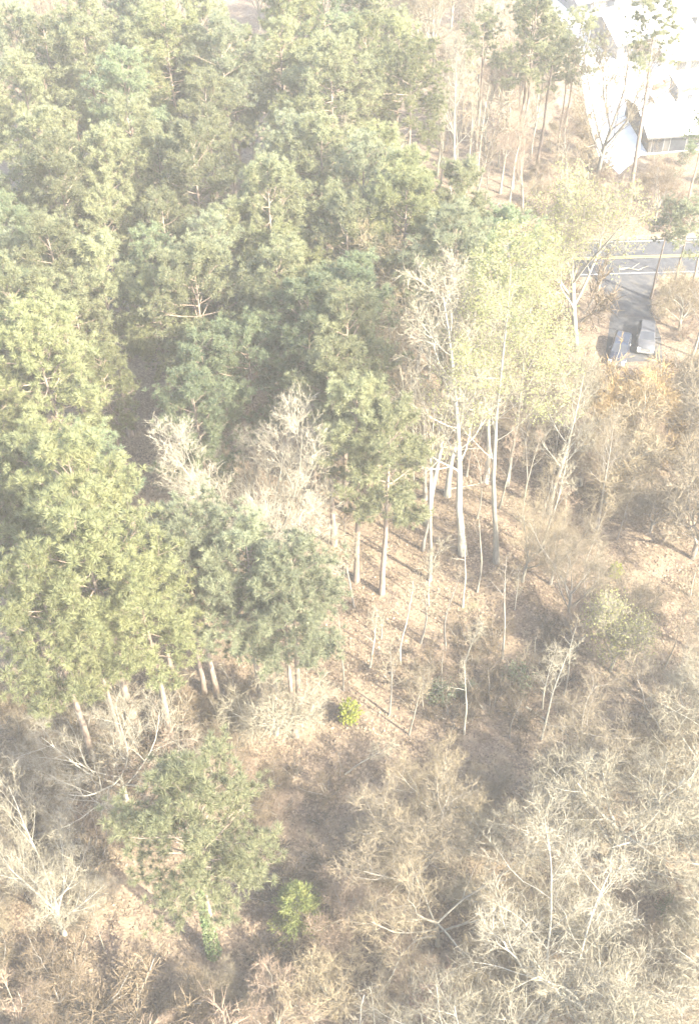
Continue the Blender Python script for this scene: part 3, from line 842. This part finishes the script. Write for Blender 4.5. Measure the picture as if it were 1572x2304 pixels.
plant_base('orange_tree', ROUND[2], 1420, 990, 10, rz=.2, mats=ORANGE, label='orange-tinged leafless tree in front of the parked vehicles', cat='tree')
lm('the orange-tinged tree', 1420, 880)
plant_base('red_bush', REDB[0], 985, 2250, 6, mats=RED, label='reddish budding bush at the bottom centre', cat='shrub')
plant_base('red_bush', REDB[0], 1050, 2330, 5, mats=RED, label='lower reddish bush at the bottom frame edge', cat='shrub')
for u, v, h, lab in ((830, 2390, 8, 'pale yellowish many-stemmed bush at the bottom edge, middle of three'), (745, 2420, 7, 'pale yellowish many-stemmed bush at the bottom edge, leftmost of three'),
                     (915, 2410, 7, 'pale yellowish many-stemmed bush at the bottom edge, rightmost of three')):
    plant_base('yellow_bush', REDB[0], u, v, h, mats=BRIGHT, label=lab, cat='shrub')
plant_base('bare_tree', POLE[0], 1130, 1480, 14, rz=1, mats=GREY, label='dark straight trunk below the yellow-green poplar', cat='tree')
plant_base('bare_tree', POLE[1], 900, 1500, 12, rz=2, mats=WHITE, label='thin white pole tree left of the dark straight trunk', cat='tree')
plant_base('bare_tree', SLIM[1], 1212, 1240, 16, rz=3, mats=WHITE, tilt=(0, .06), label='slender white tree right of the yellow-green poplar', cat='tree')
plant_base('bare_tree', TALL[0], 1342, 1180, 15, rz=3, mats=GREY, label='grey leafless tree on the slope right of the poplar', cat='tree')
lm('the grey slope tree', 1340, 1020)
plant_top('yellow_tree', BUDT[0], 325, -20, 18, label='yellow-green budding tree beyond the far pines', cat='tree')
lm('the far yellow-green tree', 325, 30)
plant_base('bare_tree', SLIM[1], 1302, 190, 20, rz=3, mats=GREY, label='very thin sapling crossing the white yard', cat='tree')
for i, (u, v, h) in enumerate([(285, 1705, 20), (460, 1562, 20), (665, 1655, 20), (405, 1600, 19)]):
    plant_base('pine_tree', OPENPINE[i % 3], u, v, h, mats=dict(crown='pine_b' if i == 0 else 'pine_d'),
               label=['pine with pale bare trunk above the spreading white tree', 'pine trunk casting a long shadow left of the twiggy white tree',
                      'pine with thick pale trunk beside the twiggy white tree', 'slim pine trunk leaning under the greyish clump'][i], cat='pine tree')

# ------------------------------------------------------------------ scattered individuals
TAKEN = [(o.location.x, o.location.y) for o, *_ in PLANTED]
CLEAR = [(1365, 715, 1465, 810), (1350, 548, 1490, 715), (1420, 60, 1600, 325), (745, 1540, 830, 1630), (610, 1870, 725, 2070), (1300, 60, 1400, 240), (440, 960, 730, 1190), (720, 2150, 960, 2310), (880, 2100, 1080, 2280)]
def blocks(x, y, h):
    u0, v0 = proj(x, y, h * .97); u1, v1 = proj(x, y, .5)
    for a, b, c, d in CLEAR:
        if v0 > d or v1 < b: continue
        r = h * .16 * (v1 - v0) / h / .6
        if max(u0, u1) + r > a and min(u0, u1) - r < c and v1 > d - 4: return True
    return False
def scatter(poly, step, hrange, fn, zfrac=.75, mind=None, bounds=(-75, 95, 18, 215), jit=.42):
    x0, x1, y0, y1 = bounds
    n = 0
    mind = mind if mind is not None else step * .62
    for iy in range(int((y1 - y0) / step)):
        for ix in range(int((x1 - x0) / step)):
            x = x0 + (ix + .5 * (iy % 2) + random.uniform(-jit, jit)) * step
            y = y0 + (iy + random.uniform(-jit, jit)) * step
            h = random.uniform(*hrange)
            u, v = proj(x, y, h * zfrac)
            if not inside(u, v, poly): continue
            if any((x - a) ** 2 + (y - b) ** 2 < mind * mind for a, b in TAKEN): continue
            if on_built(x, y) or blocks(x, y, h): continue
            TAKEN.append((x, y)); fn(x, y, h); n += 1
    return n

PINE_POLY = [(-110, 75), (130, 105), (260, 60), (420, 70), (560, 60), (700, 0), (800, -20), (930, 40), (955, 300), (950, 400), (1090, 500), (1190, 560),
             (1150, 640), (890, 650), (860, 740), (905, 900), (910, 1060), (860, 1170), (770, 1160), (740, 1000), (480, 980), (420, 1150), (330, 1200), (-110, 1200)]
GAP = [(245, 770), (285, 770), (315, 890), (275, 890)]
def f_pine(x, y, h):
    u, v = proj(x, y, h * .75)
    if inside(u, v, GAP): return
    r = random.random()
    mt = 'pine_a' if r < .55 else 'pine_b' if r < .75 else 'pine_c' if r < .88 else 'pine_d'
    if v > 700: mt = 'pine_b' if r < .45 else 'pine_a' if r < .85 else 'pine_c'
    p = random.choice(PINES if random.random() < .88 else OPENPINE)
    plant('pine_tree', p, x, y, h / p['H'], mats=dict(crown=mt), cat='pine tree', group='pines of the dense stand', noun='pine', tone=TONE_OF[mt])
n1 = scatter(PINE_POLY, 5.4, (19, 26.5), f_pine, .8)
def bare(protos, palettes, noun, group, name='bare_tree', cat='tree'):
    def f(x, y, h):
        p = random.choice(protos); tn, pal = random.choice(palettes)
        plant(name, p, x, y, h / p['H'], mats=pal, cat=cat, group=group, noun=noun, tone=tn)
    return f
tan_, grey_, brown_, white_, pink_, shade_ = ('tan', TAN), ('grey', GREY), ('brown', BROWN), ('whitish', WHITE), ('pinkish', PINK), ('shade-dark', SHADE_DARK)
for u, v, h, q, lab in ((1250, 70, 19, 1, 'open-crowned pine right of the bent-limbed pine'), (1205, 25, 22, 2, 'tall pine behind the bent-limbed pine at the yard edge'),
                        (1100, 30, 22, 0, 'tall pine left of the bent-limbed pine at the top of the wood'), (1290, 95, 17, 0, 'slim pine leaning over the left corner of the white yard')):
    plant_top('pine_tree', OPENPINE[q], u, v, h, mats=dict(crown='pine_a'), label=lab, cat='pine tree')
    TAKEN.append(tuple(PLANTED[-1][0].location[:2]))
n5 = scatter([(955, 60), (1330, 130), (1350, 330), (1180, 500), (985, 420)], 3.3, (12, 20),
             bare(TALL + POLE + SLIM, [grey_, tan_, white_, pink_], 'thin leafless tree', 'thin trees by the white yard'), .6, mind=1.8)
n5 += scatter([(1150, 330), (1345, 200), (1375, 330), (1400, 440), (1200, 540), (1100, 480)], 3.6, (2.2, 4.5),
             bare(BUSH + ROUND, [pink_, tan_, brown_], 'low leafless thicket', 'thicket by the white yard', 'bush', 'shrub'), .6, mind=1.5)
n1 += scatter([(1060, 40), (1290, 60), (1290, 230), (1190, 330), (1120, 420), (960, 330), (985, 200)], 6.5, (19, 25), f_pine, .8)

n2 = scatter([(760, 1790), (900, 1730), (1120, 1690), (1300, 1590), (1640, 1450), (1640, 2420), (600, 2420), (560, 2180), (740, 1960)], 6.0, (9.5, 14.5),
             bare(OAK + BIGROUND + BIGROUND, [tan_, white_, grey_, white_], 'leafless tree', 'leafless trees of the lower wood'), .6)
n2 += scatter([(780, 1830), (1100, 1740), (1300, 1650), (1640, 1520), (1640, 2420), (600, 2420), (580, 2200), (740, 1990)], 3.9, (4.5, 7.5),
              bare(ROUND + SLIM[:1], [tan_, grey_, brown_, pink_, white_], 'small leafless tree', 'small trees under the lower wood'), .6, mind=2.0)
n3 = scatter([(1190, 860), (1640, 850), (1640, 1450), (1280, 1420), (1180, 1200)], 3.7, (6, 13),
             bare(ROUND + VASE + SLIM, [grey_, tan_, pink_, grey_], 'leafless tree', 'leafless trees of the right slope'), .6)
n4b = scatter([(865, 640), (1010, 600), (1040, 900), (1000, 1050), (880, 1050)], 3.4, (17, 25),
             bare(TALL + POLE + POLE, [grey_, tan_, brown_], 'tall thin leafless tree', 'thin trees left of the poplar'), .7, mind=1.8)
n4 = scatter([(870, 900), (1200, 950), (1350, 1500), (1200, 1620), (880, 1600), (720, 1480), (740, 1250), (860, 1180)], 3.3, (5, 13),
             bare(SLIM + POLE, [grey_, tan_, pink_, white_], 'slender sapling', 'saplings on the open slope', 'sapling', 'sapling'), .4)
n6 = scatter([(-120, -90), (1150, -90), (1130, 0), (940, 30), (700, -20), (420, 50), (260, 40), (130, 90), (-120, 60)], 6.0, (13, 19),
             bare(TALL + VASE, [pink_, pink_, tan_], 'far leafless tree', 'far woods behind the pines'), .6, bounds=(-90, 60, 150, 235))
n7 = scatter([(1390, 330), (1640, 330), (1640, 830), (1470, 800), (1460, 640), (1380, 480)], 4.3, (8, 15),
             bare(ROUND + VASE + TALL, [grey_, tan_, brown_], 'leafless tree', 'leafless trees around the driveway'), .6)
n7 += scatter([(1385, 370), (1640, 345), (1640, 545), (1370, 530)], 3.6, (3, 7),
             bare(ROUND + BUSH, [pink_, pink_, grey_, brown_], 'low leafless tree', 'brush between the road and the low house'), .6, mind=1.8)
n7 += scatter([(1478, 625), (1640, 615), (1640, 850), (1490, 840), (1470, 740)], 2.8, (1.5, 3.2),
             bare(BUSH, [grey_, brown_, pink_], 'low twiggy bush', 'twiggy bushes right of the driveway', 'bush', 'shrub'), .5, mind=1.4)
n8 = scatter([(-60, 1560), (200, 1560), (450, 1500), (720, 1560), (640, 1900), (560, 1800), (230, 1800), (250, 2200), (600, 2200), (600, 2500), (-60, 2500)], 2.5, (3.2, 7),
             bare(ROUND + SLIM[:1] + BUSH, [brown_, tan_, pink_, grey_], 'leafless small tree', 'small trees of the lower left'), .6)
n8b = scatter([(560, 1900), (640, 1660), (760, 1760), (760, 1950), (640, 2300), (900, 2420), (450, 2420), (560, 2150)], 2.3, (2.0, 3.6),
             bare(BUSH, [shade_, shade_, brown_], 'twiggy bush', 'twiggy bushes standing in for a patch of shade', 'bush', 'shrub'), .6)  # brush added where a shade patch lies, shade carried by its dark colour
n9 = scatter([(1180, 560), (1370, 560), (1370, 700), (1330, 900), (1220, 850)], 4.2, (4, 9),
             bare(ROUND + BUSH, [grey_, brown_, pink_], 'brown thicket tree', 'thicket left of the driveway'), .6)
def f_holly(x, y, h):
    p = random.choice(HOLLY)
    plant('evergreen_shrub', p, x, y, h / p['H'], cat='shrub', group='evergreen shrubs', noun='evergreen shrub', tone='dark green')
for poly, st in (([(0, 1500), (120, 1560), (110, 1850), (0, 1850)], 4.0), ([(1470, 300), (1640, 300), (1640, 420), (1480, 400)], 4.2),
                 ([(0, 2080), (60, 2080), (60, 2130), (0, 2130)], 3.4), ([(800, 1990), (920, 1990), (920, 2100), (800, 2100)], 3.4),
                 ([(1500, 1950), (1600, 1950), (1600, 2150), (1500, 2150)], 3.6), ([(1060, 1260), (1140, 1260), (1140, 1340), (1060, 1340)], 3),
                 ([(880, 1450), (1220, 1430), (1230, 1600), (900, 1580)], 4.2)):  # last patch: greenery of the slope, also darkening its shade patch
    scatter(poly, st, (1.2, 2.6), f_holly, .5, mind=1.5)
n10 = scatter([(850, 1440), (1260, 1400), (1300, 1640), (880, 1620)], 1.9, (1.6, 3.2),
             bare(BUSH, [shade_, shade_, brown_, grey_], 'low bush', 'low bushes standing in for shade on the slope', 'bush', 'shrub'), .5, mind=1.05)  # dense dark bushes added in place of the soft shade on the slope
n11 = scatter([(1290, 820), (1560, 800), (1600, 950), (1400, 1020), (1300, 960)], 3.6, (4, 7.5),
             bare(ROUND + BUSH, [('orange', ORANGE), ('orange', ORANGE), tan_], 'leafless tree', 'orange-tinged trees by the parked vehicles'), .6)
print("SCATTER", n1, n2, n3, n4, n5, n6, n7, n8, n8b, n9, n10, n11, len(PLANTED))

# ------------------------------------------------------------------ labels of the scattered trees: nearest landmark, side, rank
ORD = ['nearest', 'second nearest', 'third nearest', 'fourth nearest', 'fifth nearest', 'sixth nearest', 'seventh nearest', 'eighth nearest', 'ninth nearest',
       'tenth nearest', 'eleventh nearest', 'twelfth nearest', 'thirteenth nearest', 'fourteenth nearest', 'fifteenth nearest', 'sixteenth nearest']
def write_labels():
    bins = {}
    for o, noun, tone, u, v, lab in PLANTED:
        if lab: continue
        k = min(LAND, key=lambda q: (q[1] - u) ** 2 + (q[2] - v) ** 2)
        du, dv = u - k[1], v - k[2]
        rel = ('right of' if du > 0 else 'left of') if abs(du) > abs(dv) else ('in front of' if dv > 0 else 'behind')
        bins.setdefault((tone, noun, rel, k[0]), []).append((math.hypot(du, dv), o))
    for (tone, noun, rel, words), L in bins.items():
        for i, (_, o) in enumerate(sorted(L, key=lambda q: q[0])):
            r = '' if len(L) == 1 else ', ' + ORD[min(i, len(ORD) - 1)]
            o['label'] = f"{tone} {noun}{r} {rel} {words}"
write_labels()


# ------------------------------------------------------------------ ground
def build_ground():
    xs = np.concatenate([np.linspace(-400, -90, 8)[:-1], np.linspace(-90, 110, 101), np.linspace(110, 400, 8)[1:]])
    ys = np.concatenate([np.linspace(-300, 0, 8)[:-1], np.linspace(0, 240, 121), np.linspace(240, 900, 8)[1:]])
    X, Y = np.meshgrid(xs, ys)
    Z = gz(X, Y)
    V = np.stack([X, Y, Z], -1).reshape(-1, 3)
    nx, ny = len(xs), len(ys)
    i = np.arange(ny - 1)[:, None] * nx; j = np.arange(nx - 1)[None, :]
    A = i + j
    T = np.concatenate([np.stack([A, A + 1, A + nx + 1], -1).reshape(-1, 3), np.stack([A, A + nx + 1, A + nx], -1).reshape(-1, 3)])
    o = link("ground", mesh_np("ground", V, T, M['soil'], True))
    tag(o, kind='structure')
build_ground()
# ------------------------------------------------------------------ fallen limbs
def limb(u1, v1, u2, v2, r, label, mat='bark_white'):
    a = Vector((*at(u1, v1), 0)); b = Vector((*at(u2, v2), 0))
    o = empty('fallen_branch', (a.x, a.y, float(gz(a.x, a.y))))
    tag(o, label, 'fallen branch', 'fallen limbs on the forest floor')
    d = b - a; g, g2 = Geo(), Geo()
    P = []
    for i in range(6):
        p = d * (i / 5); q = a + p
        P.append((p.x + R.normal(0, .12), p.y + R.normal(0, .12), float(gz(q.x, q.y) - gz(a.x, a.y)) + r * .8 + .12 * i / 5))
    g.tube(P, r * np.linspace(1, .4, 6), 7)
    for i in (2, 3, 4):
        dd = unit(np.array(deflect(tuple(unit(tuple(d))), .7)) + UP * .5)
        p0 = np.array(P[i]); g2.tube([p0, p0 + dd * .7, p0 + dd * 1.4 + R.normal(0, .15, 3)], [r * .4, r * .3, r * .12], 4)
    link('log', g.mesh('log', M[mat], True), o); link('side_branch', g2.mesh('side_branch', M[mat], True), o)
for args in ((1092, 480, 1140, 472, .2, 'pale fallen log under the trees by the white yard'),
             (1180, 1590, 1285, 1655, .10, 'long pale fallen branch on the slope below the shade-dark bushes'),
             (1215, 1625, 1300, 1640, .08, 'shorter fallen branch crossing the slope below the shade-dark bushes'),
             (985, 1110, 1110, 1085, .10, 'pale fallen limb near the foot of the leaning tree'),
             (640, 1275, 800, 1310, .10, 'pale fallen limb below the greyish pines'),
             (1390, 606, 1440, 609, .12, 'pale fallen stick at the driveway mouth'),
             (1110, 2100, 1180, 2140, .13, 'pale fallen limb under the largest spreading oak'),
             (20, 1790, 60, 1900, .12, 'fallen limb on the bare brown patch at the left edge')):
    limb(*args)
sn = plant_base('broken_snag', POLE[0], 765, 1740, 4.2, mats=GREY, tilt=(0, .05), label='short broken grey snag below the lime green shrub')
plant_base('leaning_sapling', SLIM[2], 775, 1735, 7.5, rz=1.2, mats=WHITE, tilt=(.0, .5), label='whitish sapling leaning right beside the lime green shrub')

# ------------------------------------------------------------------ ivy on the foreground pine
x, y = FRONT_PINE.location.x, FRONT_PINE.location.y
g = Geo()
n = 2600
t = R.random(n) ** 1.3 * 11.5; th = R.uniform(0, 6.28, n); rr = R.uniform(.26, .62, n) * (1 - t / 22)
g.leaves(np.stack([np.cos(th) * rr, np.sin(th) * rr, t], 1), .17)
iv = link('ivy', g.mesh('ivy', M['ivy']))
iv.location = (x, y, float(gz(x, y))); tag(iv, 'green ivy climbing the trunk of the foreground pine', 'ivy')

# ------------------------------------------------------------------ loose ground cover
def floor_points(n, poly, keep=.0):
    out = []
    while len(out) < n:
        k = n * 3
        xs = R.uniform(-70, 70, k); ys = R.uniform(22, 130, k)
        zz = -CAM_H; d = ys * CP - zz * SP
        U = CU + F * xs / d; Vv = CV - F * (ys * SP + zz * CP) / d
        cl = np.sin(xs * .7 + np.sin(ys * .5) * 2) * np.sin(ys * .6 + 1) + R.normal(0, .5, k)
        for i in range(k):
            if cl[i] < keep: continue
            if inside(U[i], Vv[i], poly) and not on_built(xs[i], ys[i]): out.append((xs[i], ys[i]))
            if len(out) >= n: break
    return np.array(out)
OPEN = [(880, 820), (1280, 800), (1640, 820), (1640, 2420), (-60, 2420), (-60, 1540), (420, 1420), (700, 1430), (740, 1180), (900, 1150)]
p = floor_points(26000, OPEN, -.6)
g = Geo(); g.leaves(np.column_stack([p, gz(p[:, 0], p[:, 1]) + R.uniform(.02, .10, len(p))]), .24, .75)
tag(link('fallen_leaves', g.mesh('fallen_leaves', M['litter'])), kind='stuff')
p = floor_points(22000, OPEN, .1)
base = np.column_stack([p, gz(p[:, 0], p[:, 1])])
g = Geo()
for k in range(3):
    g.blades(base + R.normal(0, .12, base.shape) * (1, 1, 0), rnd_dirs(len(p), (0, 0, 1), .75) * (1, 1, .8), R.uniform(.25, 1.0, len(p)), .035)
tag(link('undergrowth', g.mesh('undergrowth', M['tw_brown'])), kind='stuff')

# ------------------------------------------------------------------ haze
hm, n, ns, L_ = new_mat("haze_air")
pv = N(ns, "ShaderNodeVolumePrincipled")
pv.inputs["Color"].default_value = (.98, .97, .93, 1)
pv.inputs["Density"].default_value = HAZE
pv.inputs["Anisotropy"].default_value = 0.0
o = N(ns, "ShaderNodeOutputMaterial"); L_.new(pv.outputs[0], o.inputs["Volume"])
tag(MB().box(-420, 420, -320, 920, -2.2, 90).build('haze', hm), kind='stuff')
